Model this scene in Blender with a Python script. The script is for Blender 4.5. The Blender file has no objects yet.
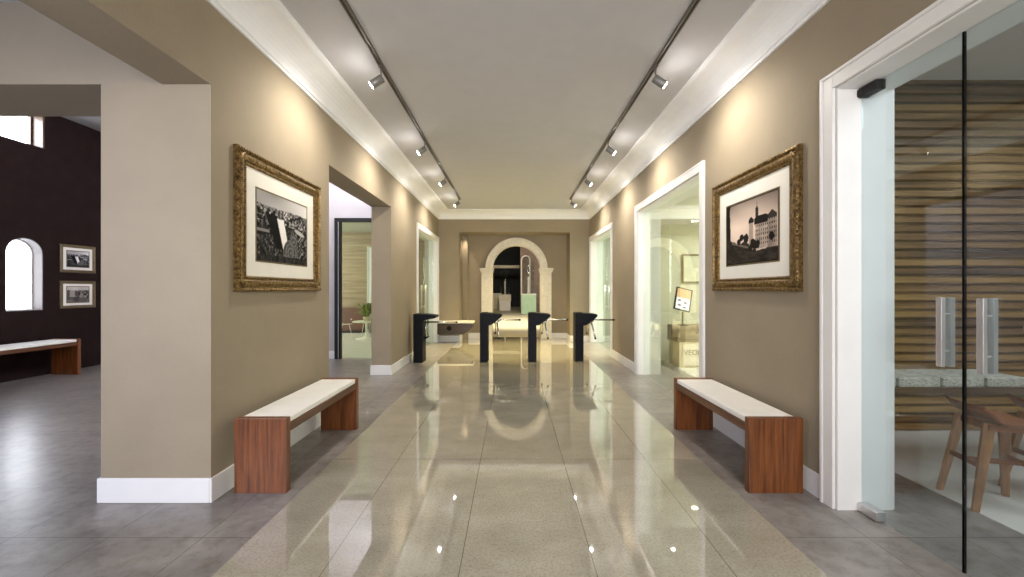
import bpy, bmesh, math, random
from mathutils import Vector, Matrix
random.seed(7)
PI = math.pi
S = bpy.context.scene
COL = S.collection

# ------------------------------------------------------------------ materials
def newmat(name):
    m = bpy.data.materials.new(name); m.use_nodes = True
    nt = m.node_tree; nt.nodes.clear()
    out = nt.nodes.new('ShaderNodeOutputMaterial')
    return m, nt, out
def N(nt, typ, **kw):
    n = nt.nodes.new(typ)
    for k, v in kw.items():
        if k.startswith('i_'):
            key = k[2:].replace('_', ' ')
            n.inputs[key].default_value = v
        else: setattr(n, k, v)
    return n
def L(nt, a, b): nt.links.new(a, b)
def c4(c): return (c[0], c[1], c[2], 1.0)
def principled(nt, out, col=(.5,.5,.5), rough=.5, metal=0, ior=1.5, coat=0, coat_rough=.05):
    p = nt.nodes.new('ShaderNodeBsdfPrincipled')
    p.inputs['Base Color'].default_value = c4(col); p.inputs['Roughness'].default_value = rough
    p.inputs['Metallic'].default_value = metal; p.inputs['IOR'].default_value = ior
    p.inputs['Coat Weight'].default_value = coat; p.inputs['Coat Roughness'].default_value = coat_rough
    L(nt, p.outputs[0], out.inputs[0]); return p
def ramp(nt, fac, stops):
    r = nt.nodes.new('ShaderNodeValToRGB'); e = r.color_ramp.elements
    e[0].position, e[0].color = stops[0][0], c4(stops[0][1])
    e[1].position, e[1].color = stops[-1][0], c4(stops[-1][1])
    for p, c in stops[1:-1]:
        x = e.new(p); x.color = c4(c)
    L(nt, fac, r.inputs[0]); return r
def bump(nt, p, h, strength, dist=.01):
    b = N(nt, 'ShaderNodeBump', i_Strength=strength, i_Distance=dist)
    L(nt, h, b.inputs['Height']); L(nt, b.outputs[0], p.inputs['Normal'])
def noise(nt, scale, detail=3, rough=.5, mscale=None, obj=True):
    tc = nt.nodes.new('ShaderNodeTexCoord'); o = tc.outputs['Object']
    if mscale:
        mp = nt.nodes.new('ShaderNodeMapping'); mp.inputs['Scale'].default_value = mscale
        L(nt, o, mp.inputs[0]); o = mp.outputs[0]
    n = N(nt, 'ShaderNodeTexNoise', i_Scale=scale, i_Detail=detail, i_Roughness=rough)
    L(nt, o, n.inputs['Vector']); return n

def plain(name, col, rough=.5, metal=0, ior=1.5, coat=0, var=.06, vscale=6, bmp=0, bscale=60):
    m, nt, out = newmat(name)
    p = principled(nt, out, col, rough, metal, ior, coat)
    n = noise(nt, vscale)
    a = tuple(max(0, x*(1-var)) for x in col); b = tuple(min(1, x*(1+var)) for x in col)
    r = ramp(nt, n.outputs[0], [(.3, a), (.7, b)]); L(nt, r.outputs[0], p.inputs['Base Color'])
    if bmp:
        n2 = noise(nt, bscale, 4); bump(nt, p, n2.outputs[0], bmp)
    return m
def wood(name, dark, light, axis='Z', scale=1.0, rough=.35, coat=.15):
    m, nt, out = newmat(name)
    p = principled(nt, out, light, rough, coat=coat, coat_rough=.15)
    ms = {'X': (1.2, 26, 26), 'Y': (26, 1.2, 26), 'Z': (26, 26, 1.2)}[axis]
    n = noise(nt, 1.6*scale, 6, .62, ms)
    n2 = noise(nt, 5*scale, 5, .7, ms)
    mid = tuple((a+b)/2 for a, b in zip(dark, light))
    r = ramp(nt, n.outputs[0], [(.3, dark), (.5, mid), (.72, light)])
    mx = N(nt, 'ShaderNodeMix', data_type='RGBA', blend_type='MULTIPLY'); mx.inputs[0].default_value = .5
    r2 = ramp(nt, n2.outputs[0], [(.35, (.45,.42,.4)), (.6, (1,1,1))])
    L(nt, r.outputs[0], mx.inputs[6]); L(nt, r2.outputs[0], mx.inputs[7]); L(nt, mx.outputs[2], p.inputs['Base Color'])
    bump(nt, p, n2.outputs[0], .08, .003)
    return m
def slat_wood():
    m, nt, out = newmat('slat_wood')
    p = principled(nt, out, (.2,.13,.07), .4, coat=.1)
    tc = nt.nodes.new('ShaderNodeTexCoord'); sp = nt.nodes.new('ShaderNodeSeparateXYZ'); L(nt, tc.outputs['Object'], sp.inputs[0])
    d = N(nt, 'ShaderNodeMath', operation='DIVIDE'); d.inputs[1].default_value = .0855; L(nt, sp.outputs[2], d.inputs[0])
    f = N(nt, 'ShaderNodeMath', operation='FLOOR'); L(nt, d.outputs[0], f.inputs[0])
    wn = N(nt, 'ShaderNodeTexWhiteNoise', noise_dimensions='1D'); L(nt, f.outputs[0], wn.inputs['W'])
    n = noise(nt, 1.5, 6, .65, (1.0, 20, 24))
    ad = N(nt, 'ShaderNodeMath', operation='MULTIPLY_ADD'); ad.inputs[1].default_value = .45
    L(nt, wn.outputs[0], ad.inputs[0]); L(nt, n.outputs[0], ad.inputs[2])
    r = ramp(nt, ad.outputs[0], [(.4, (.045,.020,.005)), (.66, (.175,.086,.022)), (.95, (.35,.20,.06))])
    L(nt, r.outputs[0], p.inputs['Base Color']); bump(nt, p, n.outputs[0], .1, .004)
    return m
def plaster(name, col, bmp=.35):
    m, nt, out = newmat(name)
    p = principled(nt, out, col, .75, ior=1.35)
    n = noise(nt, 1.3, 5, .6); n2 = noise(nt, 38, 6, .65); n3 = noise(nt, 7, 4, .6, (1,1,.35))
    r = ramp(nt, n.outputs[0], [(.3, tuple(x*.92 for x in col)), (.7, tuple(min(1,x*1.06) for x in col))])
    L(nt, r.outputs[0], p.inputs['Base Color'])
    a = N(nt, 'ShaderNodeMath', operation='MULTIPLY_ADD'); a.inputs[1].default_value = .8
    L(nt, n3.outputs[0], a.inputs[0]); L(nt, n2.outputs[0], a.inputs[2])
    bump(nt, p, a.outputs[0], bmp, .006); return m
def tiles(name, px, ox, py, oy, c1, c2, speck, rough, ior, coat, grout, gw=.004, bias=0, coat_rough=.02, rv=.05):
    """floor tiles: joints every px / py metres, veined stone colour"""
    m, nt, out = newmat(name)
    p = principled(nt, out, c1, rough, ior=ior, coat=coat, coat_rough=coat_rough)
    tc = nt.nodes.new('ShaderNodeTexCoord'); sp = nt.nodes.new('ShaderNodeSeparateXYZ'); L(nt, tc.outputs['Object'], sp.inputs[0])
    def line(o, per, off):
        a = N(nt, 'ShaderNodeMath', operation='SUBTRACT'); a.inputs[1].default_value = off; L(nt, o, a.inputs[0])
        b = N(nt, 'ShaderNodeMath', operation='DIVIDE'); b.inputs[1].default_value = per; L(nt, a.outputs[0], b.inputs[0])
        f = N(nt, 'ShaderNodeMath', operation='FLOOR'); L(nt, b.outputs[0], f.inputs[0])
        q = N(nt, 'ShaderNodeMath', operation='SUBTRACT'); L(nt, b.outputs[0], q.inputs[0]); L(nt, f.outputs[0], q.inputs[1])
        h = N(nt, 'ShaderNodeMath', operation='SUBTRACT'); h.inputs[1].default_value = .5; L(nt, q.outputs[0], h.inputs[0])
        ab = N(nt, 'ShaderNodeMath', operation='ABSOLUTE'); L(nt, h.outputs[0], ab.inputs[0])
        g = N(nt, 'ShaderNodeMath', operation='GREATER_THAN'); g.inputs[1].default_value = .5-gw/per/2; L(nt, ab.outputs[0], g.inputs[0])
        return f, g
    fx, gx = line(sp.outputs[0], px, ox); fy, gy = line(sp.outputs[1], py, oy)
    mxm = N(nt, 'ShaderNodeMath', operation='MAXIMUM'); L(nt, gx.outputs[0], mxm.inputs[0]); L(nt, gy.outputs[0], mxm.inputs[1])
    cb = nt.nodes.new('ShaderNodeCombineXYZ'); L(nt, fx.outputs[0], cb.inputs[0]); L(nt, fy.outputs[0], cb.inputs[1])
    wn = N(nt, 'ShaderNodeTexWhiteNoise', noise_dimensions='3D'); L(nt, cb.outputs[0], wn.inputs['Vector'])
    n = noise(nt, 2.4, 6, .62, (1, 1.6, 1)); n2 = noise(nt, speck, 4, .7)
    ad = N(nt, 'ShaderNodeMath', operation='MULTIPLY_ADD'); ad.inputs[1].default_value = .16; L(nt, wn.outputs[0], ad.inputs[0]); L(nt, n.outputs[0], ad.inputs[2])
    r = ramp(nt, ad.outputs[0], [(.33, c1), (.78, c2)])
    r2 = ramp(nt, n2.outputs[0], [(.36, (.66,.63,.58)), (.54, (1,1,1))])
    mx = N(nt, 'ShaderNodeMix', data_type='RGBA', blend_type='MULTIPLY'); mx.inputs[0].default_value = .75
    L(nt, r.outputs[0], mx.inputs[6]); L(nt, r2.outputs[0], mx.inputs[7])
    gm = N(nt, 'ShaderNodeMix', data_type='RGBA'); L(nt, mxm.outputs[0], gm.inputs[0]); L(nt, mx.outputs[2], gm.inputs[6]); gm.inputs[7].default_value = c4(grout)
    L(nt, gm.outputs[2], p.inputs['Base Color'])
    rr = N(nt, 'ShaderNodeMapRange'); rr.inputs['To Min'].default_value = max(0, rough-rv); rr.inputs['To Max'].default_value = rough+rv
    L(nt, n.outputs[0], rr.inputs[0]); L(nt, rr.outputs[0], p.inputs['Roughness'])
    return m
def glass(name, tint, ior=1.6, rough=0.0):
    m, nt, out = newmat(name)
    t = nt.nodes.new('ShaderNodeBsdfTransparent'); t.inputs[0].default_value = c4(tint)
    g = nt.nodes.new('ShaderNodeBsdfGlossy'); g.inputs['Roughness'].default_value = rough; g.inputs[0].default_value = (.95,1,.98,1)
    lw = nt.nodes.new('ShaderNodeLayerWeight'); f0 = ((ior-1)/(ior+1))**2
    pw = N(nt, 'ShaderNodeMath', operation='POWER'); pw.inputs[1].default_value = 5; L(nt, lw.outputs['Facing'], pw.inputs[0])
    fr = N(nt, 'ShaderNodeMath', operation='MULTIPLY_ADD'); fr.inputs[1].default_value = 1-f0; fr.inputs[2].default_value = f0; L(nt, pw.outputs[0], fr.inputs[0])
    mx = nt.nodes.new('ShaderNodeMixShader')
    L(nt, fr.outputs[0], mx.inputs[0]); L(nt, t.outputs[0], mx.inputs[1]); L(nt, g.outputs[0], mx.inputs[2]); L(nt, mx.outputs[0], out.inputs[0])
    return m
def emit(name, col, st):
    m, nt, out = newmat(name)
    e = nt.nodes.new('ShaderNodeEmission'); e.inputs[0].default_value = c4(col); e.inputs[1].default_value = st
    L(nt, e.outputs[0], out.inputs[0]); return m
def gold():
    m, nt, out = newmat('antique_gold')
    p = principled(nt, out, (.5,.34,.12), .38, .75)
    n = noise(nt, 45, 5, .7); n2 = noise(nt, 9, 3)
    r = ramp(nt, n.outputs[0], [(.34, (.04,.022,.008)), (.5, (.19,.118,.042)), (.70, (.40,.27,.11))])
    L(nt, r.outputs[0], p.inputs['Base Color']); bump(nt, p, n.outputs[0], .5, .004)
    return m
def artmat(name):
    m, nt, out = newmat(name)
    p = principled(nt, out, (.5,.5,.5), .55, ior=1.2)
    a = N(nt, 'ShaderNodeAttribute', attribute_name='tone'); L(nt, a.outputs['Color'], p.inputs['Base Color'])
    return m
def woven():
    m, nt, out = newmat('speckled_pad')
    p = principled(nt, out, (.4,.42,.36), .85)
    n = noise(nt, 90, 3, .7, (.5, 1, 1)); n2 = noise(nt, 16, 3, .6, (1, 3, 1))
    ad = N(nt, 'ShaderNodeMath', operation='MULTIPLY_ADD'); ad.inputs[1].default_value = .5
    L(nt, n2.outputs[0], ad.inputs[0]); L(nt, n.outputs[0], ad.inputs[2])
    r = ramp(nt, ad.outputs[0], [(.55, (.14,.14,.11)), (.72, (.42,.41,.34)), (.95, (.62,.60,.50))])
    L(nt, r.outputs[0], p.inputs['Base Color']); bump(nt, p, n.outputs[0], .6, .006)
    return m

M = dict(
    wall=plaster('taupe_plaster', (.315,.257,.18)),
    soffit=plaster('rough_taupe_plaster', (.30,.25,.20), 1.0),
    wallgrey=plaster('light_grey_plaster', (.50,.46,.44), .15),
    white=plain('white_paint', (.80,.78,.76), .45, var=.02),
    ceil=plain('ceiling_paint', (.55,.54,.545), .8, var=.02),
    cornice=plain('cornice_paint', (.88,.88,.89), .6, var=.02),
    stonewhite=plain('pale_stone', (.74,.68,.58), .6, var=.08, vscale=12, bmp=.1, bscale=25),
    darkwall=plain('dark_brown_paint', (.020,.011,.010), .9, ior=1.2, var=.15),
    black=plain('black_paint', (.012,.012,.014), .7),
    turn=plain('black_powder_coat', (.004,.0045,.008), .5, ior=1.25, var=.25, vscale=30),
    rubber=plain('black_rubber', (.006,.006,.006), .7, ior=1.2),
    chrome=plain('brushed_chrome', (.62,.62,.62), .22, 1, var=.04),
    steel=plain('satin_steel', (.66,.64,.64), .32, .85, var=.05),
    darkmetal=plain('dark_grey_metal', (.022,.02,.018), .5, 0, ior=1.3),
    trackm=plain('bronze_track', (.16,.135,.115), .45, .4),
    housing=plain('grey_lamp_metal', (.24,.23,.21), .45, .5),
    cushion=plain('white_leather', (.90,.87,.82), .5, var=.03, bmp=.08, bscale=150),
    mat=plain('cream_mat_board', (.80,.76,.68), .8, var=.02),
    bwood=wood('bench_walnut', (.07,.018,.004), (.29,.092,.022), 'Z', 1.0),
    bwoodd=wood('bench_walnut_length', (.06,.018,.006), (.20,.070,.022), 'Y', 1.0),
    chairwood=wood('stool_ply', (.16,.045,.010), (.36,.12,.030), 'X', .6, .4),
    chairleg=wood('stool_leg_wood', (.24,.10,.035), (.48,.23,.09), 'Z', .6, .4),
    darkwood=wood('dark_counter_wood', (.05,.025,.012), (.16,.09,.045), 'X'),
    palewood=wood('pale_panel_wood', (.22,.15,.08), (.46,.35,.20), 'X', .35, .5),
    slat=slat_wood(),
    gold=gold(), gilt=plain('dull_gilt', (.16,.115,.055), .45, .4, var=.2, vscale=30),
    art=artmat('photo_print'), woven=woven(),
    glass=glass('clear_glass', (.92,.965,.97), 1.65), glassg=glass('green_glass', (.88,.935,.885), 1.7), glassm=glass('mirror_glass', (.94,.97,.95), 2.2),
    vitrine=glass('vitrine_glass', (.93,.95,.93), 1.5),
    greenwall=plain('pale_green_paint', (.68,.67,.52), .7, var=.03),
    palegreen=plain('mint_paint', (.60,.63,.55), .7, var=.03),
    whitefloor=plain('white_resin_floor', (.72,.70,.64), .25, var=.05),
    greenbox=plain('green_pedestal_paint', (.36,.50,.30), .5, var=.06),
    cream=plain('cream_paint', (.66,.58,.40), .6, var=.06),
    leaf=plain('leaf_green', (.22,.27,.06), .6, var=.3, vscale=20),
    frost=plain('print_pale', (.62,.62,.47), .3, var=.08),
    grout=plain('seam_black', (.003,.003,.003), .9, ior=1.05),
    lamp=emit('lamp_glow', (1,.96,.9), 40),
    lampwarm=emit('warm_lamp_glow', (1,.88,.6), 18),
    matfloor=plain('cream_stone_floor', (.62,.55,.40), .6, ior=1.2, var=.08),
    console=wood('dark_console_wood', (.02,.011,.008), (.06,.035,.024), 'X'),
    reveal=plain('brown_reveal_paint', (.10,.085,.08), .7),
    screen=emit('screen_glow', (1,.97,.88), 1.3), screeno=emit('screen_orange', (1,.62,.3), 1.1),
    screend=plain('screen_ink', (.12,.10,.08), .5),
    ink=plain('grey_lettering', (.20,.19,.13), .6),
    water=plain('white_wire', (.78,.76,.66), .4),
)
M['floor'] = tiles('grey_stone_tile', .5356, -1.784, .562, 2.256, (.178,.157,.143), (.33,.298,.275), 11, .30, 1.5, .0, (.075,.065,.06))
M['strip'] = tiles('polished_beige_marble', .678, -.30, 2.4, .9, (.36,.325,.25), (.50,.46,.37), 70, .03, 1.95, 1.0, (.17,.15,.105), gw=.005, rv=.01)

# ------------------------------------------------------------------ mesh helpers
class MB:
    def __init__(self): self.bm = bmesh.new()
    def box(self, x0, x1, y0, y1, z0, z1, mi=0):
        if x0 > x1: x0, x1 = x1, x0
        v = [self.bm.verts.new((x, y, z)) for x in (x0, x1) for y in (y0, y1) for z in (z0, z1)]
        for q in ((0,1,3,2), (4,6,7,5), (0,4,5,1), (2,3,7,6), (0,2,6,4), (1,5,7,3)):
            f = self.bm.faces.new([v[i] for i in q]); f.material_index = mi
        return v
    def prism(self, pts, axis, a, b, mi=0):
        """extrude a 2-D outline along an axis; outline coords are the other two axes in order"""
        def mk(p, t):
            return {'X': (t, p[0], p[1]), 'Y': (p[0], t, p[1]), 'Z': (p[0], p[1], t)}[axis]
        A = [self.bm.verts.new(mk(p, a)) for p in pts]; B = [self.bm.verts.new(mk(p, b)) for p in pts]
        n = len(pts); fs = [self.bm.faces.new(A), self.bm.faces.new(B[::-1])]
        for i in range(n):
            fs.append(self.bm.faces.new((A[i], B[i], B[(i+1) % n], A[(i+1) % n])))
        for f in fs: f.material_index = mi
        return A+B
    def tube(self, pts, r, n=10, caps=True):
        if not isinstance(r, (list, tuple)): r = [r]*len(pts)
        rings = []
        pts = [Vector(p) for p in pts]
        for i, p in enumerate(pts):
            d = (pts[min(i+1, len(pts)-1)]-pts[max(i-1, 0)]).normalized()
            up = Vector((0,0,1)) if abs(d.z) < .95 else Vector((1,0,0))
            a = d.cross(up).normalized(); b = d.cross(a).normalized()
            rings.append([self.bm.verts.new(p+(a*math.cos(2*PI*k/n)+b*math.sin(2*PI*k/n))*r[i]) for k in range(n)])
        for i in range(len(rings)-1):
            for k in range(n):
                f = self.bm.faces.new((rings[i][k], rings[i][(k+1) % n], rings[i+1][(k+1) % n], rings[i+1][k])); f.smooth = True
        if caps:
            self.bm.faces.new(rings[0][::-1]); self.bm.faces.new(rings[-1])
        return self
    def lathe(self, prof, c=(0,0,0), n=24):
        """prof: (radius, z) list"""
        rings = [[self.bm.verts.new((c[0]+r*math.cos(2*PI*k/n), c[1]+r*math.sin(2*PI*k/n), c[2]+z)) for k in range(n)] for r, z in prof]
        for i in range(len(rings)-1):
            for k in range(n):
                f = self.bm.faces.new((rings[i][k], rings[i][(k+1) % n], rings[i+1][(k+1) % n], rings[i+1][k])); f.smooth = True
        self.bm.faces.new(rings[0][::-1]); self.bm.faces.new(rings[-1]); return self
    def ball(self, c, r, u=10, v=7):
        bmesh.ops.create_uvsphere(self.bm, u_segments=u, v_segments=v, radius=r, matrix=Matrix.Translation(c)); return self
    def bar(self, p, q, w0, w1, t, side):
        """tapered flat board from p (width w0) to q (width w1); side = width direction, t thickness"""
        p, q, side = Vector(p), Vector(q), Vector(side).normalized()
        d = (q-p).normalized(); side = (side-d*side.dot(d)).normalized(); nrm = d.cross(side)
        vs = []
        for c, w in ((p, w0), (q, w1)):
            for a, b in ((-1,-1), (1,-1), (1,1), (-1,1)):
                vs.append(self.bm.verts.new(c+side*a*w/2+nrm*b*t/2))
        for f in ((0,1,2,3), (7,6,5,4), (0,4,5,1), (1,5,6,2), (2,6,7,3), (3,7,4,0)):
            self.bm.faces.new([vs[i] for i in f])
        return self
    def build(self, name, mat, parent=None, bevel=0, segs=2, smooth=False):
        bmesh.ops.recalc_face_normals(self.bm, faces=self.bm.faces)
        if smooth:
            for f in self.bm.faces: f.smooth = True
        me = bpy.data.meshes.new(name); self.bm.to_mesh(me); self.bm.free()
        o = bpy.data.objects.new(name, me); COL.objects.link(o)
        for m in (mat if isinstance(mat, (list, tuple)) else [mat]): me.materials.append(m)
        if parent:
            o.parent = parent
            if parent.location.length or parent.rotation_euler.z or (parent.parent and parent.parent.location.length):
                pass
        if bevel:
            b = o.modifiers.new('bevel', 'BEVEL'); b.width = bevel; b.segments = segs; b.limit_method = 'ANGLE'; b.angle_limit = math.radians(40)
        return o
def thing(name, label, cat, loc=(0,0,0), rz=0, group=None):
    o = bpy.data.objects.new(name, None); COL.objects.link(o); o.empty_display_size = .1
    o.location = loc; o.rotation_euler = (0, 0, rz)
    return tag(o, label, cat, group)
def tag(o, label, cat, group=None):
    o['label'] = label; o['category'] = cat
    if group: o['group'] = group
    return o
def struct(o, label=None):
    o['kind'] = 'structure'
    if label: o['label'] = label
    return o
def sempty(name, loc=(0,0,0)):
    o = bpy.data.objects.new(name, None); COL.objects.link(o); o.location = loc; o.empty_display_size = .1
    return struct(o)
def dup(root, loc, label, rz=None):
    r = root.copy(); COL.objects.link(r); r.location = loc; r['label'] = label
    if rz is not None: r.rotation_euler = (0, 0, rz)
    for ch in list(root.children):
        c = ch.copy(); COL.objects.link(c); c.parent = r
        for g in list(ch.children):
            d = g.copy(); COL.objects.link(d); d.parent = c
    return r

# ------------------------------------------------------------------ dimensions (metres); camera at x=-0.035, looks along +y
HW = 2.02            # half width of the corridor
YB = 10.69           # end wall
CZ = 3.49            # corridor ceiling
KZ = 3.27            # bottom of cornice
DT = 2.68            # door opening height
LW = -2.34           # far side of the left wall
RW = 2.375           # far side of the right wall
HX = -7.70           # dark wall of the hall on the left
HZ = 4.33            # its ceiling
Y0 = -3.0            # closing wall behind the viewer

# ---- floor
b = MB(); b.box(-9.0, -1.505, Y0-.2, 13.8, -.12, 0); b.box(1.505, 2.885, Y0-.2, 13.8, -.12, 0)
b.box(-1.505, 1.505, Y0-.2, 11.7, -.12, 0, 1)
b.box(-1.505, 1.505, 11.7, 33, -.12, 0, 2); b.box(-5, -1.505, 13.8, 33, -.12, 0, 2); b.box(1.505, 5, 13.8, 33, -.12, 0, 2)
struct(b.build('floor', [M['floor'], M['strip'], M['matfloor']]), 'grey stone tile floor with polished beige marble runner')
b = MB(); b.box(2.885, 7.2, Y0-.2, 13.8, -.12, 0)
struct(b.build('floor_right', M['whitefloor']), 'white floor of the glazed rooms on the right')

# ---- right wall with three openings
b = MB()
DO_R = [(.41, 2.545), (4.37, 6.57), (8.34, 10.54)]
y = Y0
for a, c in DO_R:
    b.box(HW, RW, y, a, 0, CZ+.02); b.box(HW, RW, a, c, DT, CZ+.02); y = c
b.box(HW, RW, y, 13.8, 0, CZ+.02)
struct(b.build('wall_right', M['wall']), 'taupe plaster wall on the right')
# ---- left wall
b = MB()
b.box(LW, -HW, Y0, 2.63, 2.748, CZ+.02)
b.box(LW, -HW, 2.63, 4.32, 0, CZ+.02)
b.box(LW, -HW, 4.32, 6.52, 2.745, CZ+.02)
b.box(LW, -HW, 6.52, 8.34, 0, CZ+.02); b.box(LW, -HW, 8.34, 10.54, DT, CZ+.02); b.box(LW, -HW, 10.54, 13.8, 0, CZ+.02)
struct(b.build('wall_left', M['wall']), 'taupe plaster wall on the left with pillar end')
b = MB()
b.box(-2.743, LW, 2.63, 3.12, 0, HZ); b.box(-9, -2.743, 2.63, 3.12, 2.748, HZ)
b.box(LW, LW+.02, 2.63, 3.12, CZ, HZ)
struct(b.build('wall_pillar', M['wall']), 'taupe pillar and beam over the opening to the dark hall')
b = MB(); b.box(-9, LW, Y0, 2.63, 3.29, 3.37)
struct(b.build('ceiling_hall', M['ceil']))
# ---- hall on the left
AY0, AY1 = 6.04, 6.53     # arched window in the dark wall
def arch_pts(y0, y1, z0, zs, n=16):
    cy, r = (y0+y1)/2, (y1-y0)/2
    return [(y0, z0), (y1, z0)]+[(cy+r*math.cos(PI*k/n), zs+r*math.sin(PI*k/n)) for k in range(n+1)]
def arch_panel(b, axis, a0, a1, t0, t1, z0, z1, oa0, oa1, oz0, ozs, n=20):
    """slab a0..a1 × z0..z1 (thickness t0..t1) with an arch-headed hole"""
    def bx(p, q, r, s):
        if q-p < 1e-4 or s-r < 1e-4: return
        if axis == 'X': b.box(p, q, t0, t1, r, s)
        else: b.box(t0, t1, p, q, r, s)
    bx(a0, oa0, z0, z1); bx(oa1, a1, z0, z1); bx(oa0, oa1, z0, oz0)
    c, r = (oa0+oa1)/2, (oa1-oa0)/2
    for k in range(n):
        x0 = c-r*math.cos(PI*k/n); x1 = c-r*math.cos(PI*(k+1)/n)
        q = [(x0, ozs+r*math.sin(PI*k/n)), (x1, ozs+r*math.sin(PI*(k+1)/n)), (x1, z1), (x0, z1)]
        b.prism(q, 'Y' if axis == 'X' else 'X', t0, t1)
b = MB()
T0, T1 = HX-.24, HX
b.box(T0, T1, 3.12, 5.0, 0, HZ); arch_panel(b, 'Y', 5.0, 8.05, T0, T1, 0, 3.70, AY0, AY1, 1.06, 1.965)
b.box(T0, T1, 6.54, 8.05, 3.70, HZ); b.box(T0, T1, 5.0, 6.54, 4.27, HZ)
struct(b.build('wall_hall_left', M['darkwall']), 'dark brown wall of the hall on the left')
b = MB(); b.box(T0-.1, LW+.02, 3.12, 8.05, HZ, HZ+.08); struct(b.build('ceiling_hall_dark', M['ceil']))
b = MB(); b.box(HX-.24, HX, Y0, 2.63, 0, 3.29); struct(b.build('wall_hall_front', M['wallgrey']))
b = MB(); b.box(-9, HX-.24, 2.63, 3.12, 0, HZ)
struct(b.build('wall_hall_corner', M['darkwall']))
# arched window and clerestory: frames, reveals and panes
w1 = sempty('window_1', (HX-.19, 6.285, 1.06)); w1['label'] = 'small arched window glowing white in the dark wall'
b = MB()
o_, i_ = arch_pts(AY0-6.285, AY1-6.285, 0, .905, 20), arch_pts(AY0-6.285+.03, AY1-6.285-.03, .03, .905, 20)
for k in range(len(o_)):
    j = (k+1) % len(o_)
    b.prism([o_[k], o_[j], i_[j], i_[k]], 'X', -.03, .03)
b.build('window_frame', M['white'], w1)
b = MB(); b.prism(i_, 'X', -.006, .002); b.build('pane', M['vitrine'], w1)
b = MB()
o2, i2 = arch_pts(AY0-6.285, AY1-6.285, 0, .905, 20), arch_pts(AY0-6.285+.012, AY1-6.285-.012, .012, .905, 20)
for k in range(len(o2)):
    j = (k+1) % len(o2)
    b.prism([o2[k], o2[j], i2[j], i2[k]], 'X', .03, .188)
b.build('reveal', M['reveal'], w1)
w2 = sempty('window_2', (HX-.19, 5.77, 3.70)); w2['label'] = 'clerestory window high in the dark wall'
b = MB()
for a in ((-.77, .77, 0, .05), (-.77, .77, .52, .57)): b.box(-.03, .03, *a)
for a in ((-.77, -.72, .05, .52), (.72, .77, .05, .52)): b.box(-.03, .03, *a)
b.build('window_frame', M['darkwood'], w2)
b = MB(); b.box(-.005, .003, -.72, .72, .05, .52); b.build('pane', M['vitrine'], w2)
b = MB(); b.box(.03, .20, .745, .77, 0, .57); b.build('reveal', M['darkwood'], w2)
# ---- wall at the end of the hall with a dark framed glass screen
b = MB()
GX0, GX1 = -3.61, -2.44
b.box(-8, GX0, 8.05, 8.15, 0, HZ); b.box(GX1, LW, 8.05, 8.15, 0, HZ); b.box(GX0, GX1, 8.05, 8.15, 2.83, HZ)
struct(b.build('wall_hall_back', M['wallgrey']), 'light grey wall with a glazed opening beyond the side opening')
d = sempty('door_4', (-3.025, 8.06, 0)); d['label'] = 'dark metal framed glass door at the end of the side hall'
hw = .585
b = MB(); b.box(-hw, -hw+.115, -.05, .05, 0, 2.83); b.box(hw-.06, hw, -.05, .05, 0, 2.83); b.box(-hw+.115, hw-.06, -.05, .05, 2.755, 2.83)
b.build('door_frame', M['darkmetal'], d, .004)
b = MB(); b.box(-hw+.075, -hw+.088, -.056, -.05, 0, 2.75); b.build('edge_strip', M['steel'], d)
b = MB(); b.box(-hw+.115, hw-.06, -.006, .006, .01, 2.755); b.build('glass_panel', M['glassg'], d)

# ---- ceilings, end wall, recess
b = MB(); b.box(LW, RW, Y0, YB+.1, CZ, CZ+.1); struct(b.build('ceiling', M['ceil']), 'plain pale corridor ceiling')
RX0, RX1, RZ, RY = -1.465, 1.494, 2.93, 11.35
b = MB()
b.box(-HW, RX0, YB, RY, 0, CZ); b.box(RX1, HW, YB, RY, 0, CZ); b.box(RX0, RX1, YB, RY, RZ, CZ)
struct(b.build('wall_back', M['wall']), 'taupe end wall with a shallow recess')
AC, AR, AZ = .0685, .688, 1.976
b = MB(); arch_panel(b, 'X', -HW-.4, RW, RY, RY+.3, 0, CZ+1.2, AC-AR, AC+AR, 0, AZ, 28)
struct(b.build('wall_arch', M['wall']), 'taupe wall pierced by the arched doorway')
# pilaster in the recess's left corner
b = MB(); b.box(RX0+.0, RX0+.17, RY-.12, RY, 0, RZ); struct(b.build('trim_3', M['wall'], None, .02), 'slim pilaster in the recess corner')
# arch surround
t = sempty('trim_2', (AC, RY, 0)); t['label'] = 'pale stone arch surround with piers and capitals'
b = MB(); n = 32
for k in range(n):
    a0, a1 = PI*k/n, PI*(k+1)/n
    q = [(r*math.cos(a), AZ+r*math.sin(a)) for r, a in ((AR-.012, a0), (AR+.155, a0), (AR+.155, a1), (AR-.012, a1))]
    b.prism(q, 'Y', -.06, .31)
    q = [(r*math.cos(a), AZ+r*math.sin(a)) for r, a in ((AR+.15, a0), (AR+.19, a0), (AR+.19, a1), (AR+.15, a1))]
    b.prism(q, 'Y', -.085, -.002)
b.build('arch_band', M['stonewhite'], t)
for s in (-1, 1):
    b = MB(); b.box(s*(AR-.01), s*(AR+.30), -.07, .31, 0, AZ-.14); b.box(s*(AR-.01), s*(AR+.32), -.09, .315, 0, .16); b.build('pier', M['stonewhite'], t, .006)
    b = MB()
    for (e, z0, z1) in ((.0, -.14, -.10), (.025, -.10, -.05), (.045, -.05, .0), (.055, 0, .025)):
        b.box(s*(AR-.01-e*.6), s*(AR+.30+e), -.07-e, .31+e*.5, AZ+z0, AZ+z1)
    b.build('capital', M['stonewhite'], t, .008)

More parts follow.
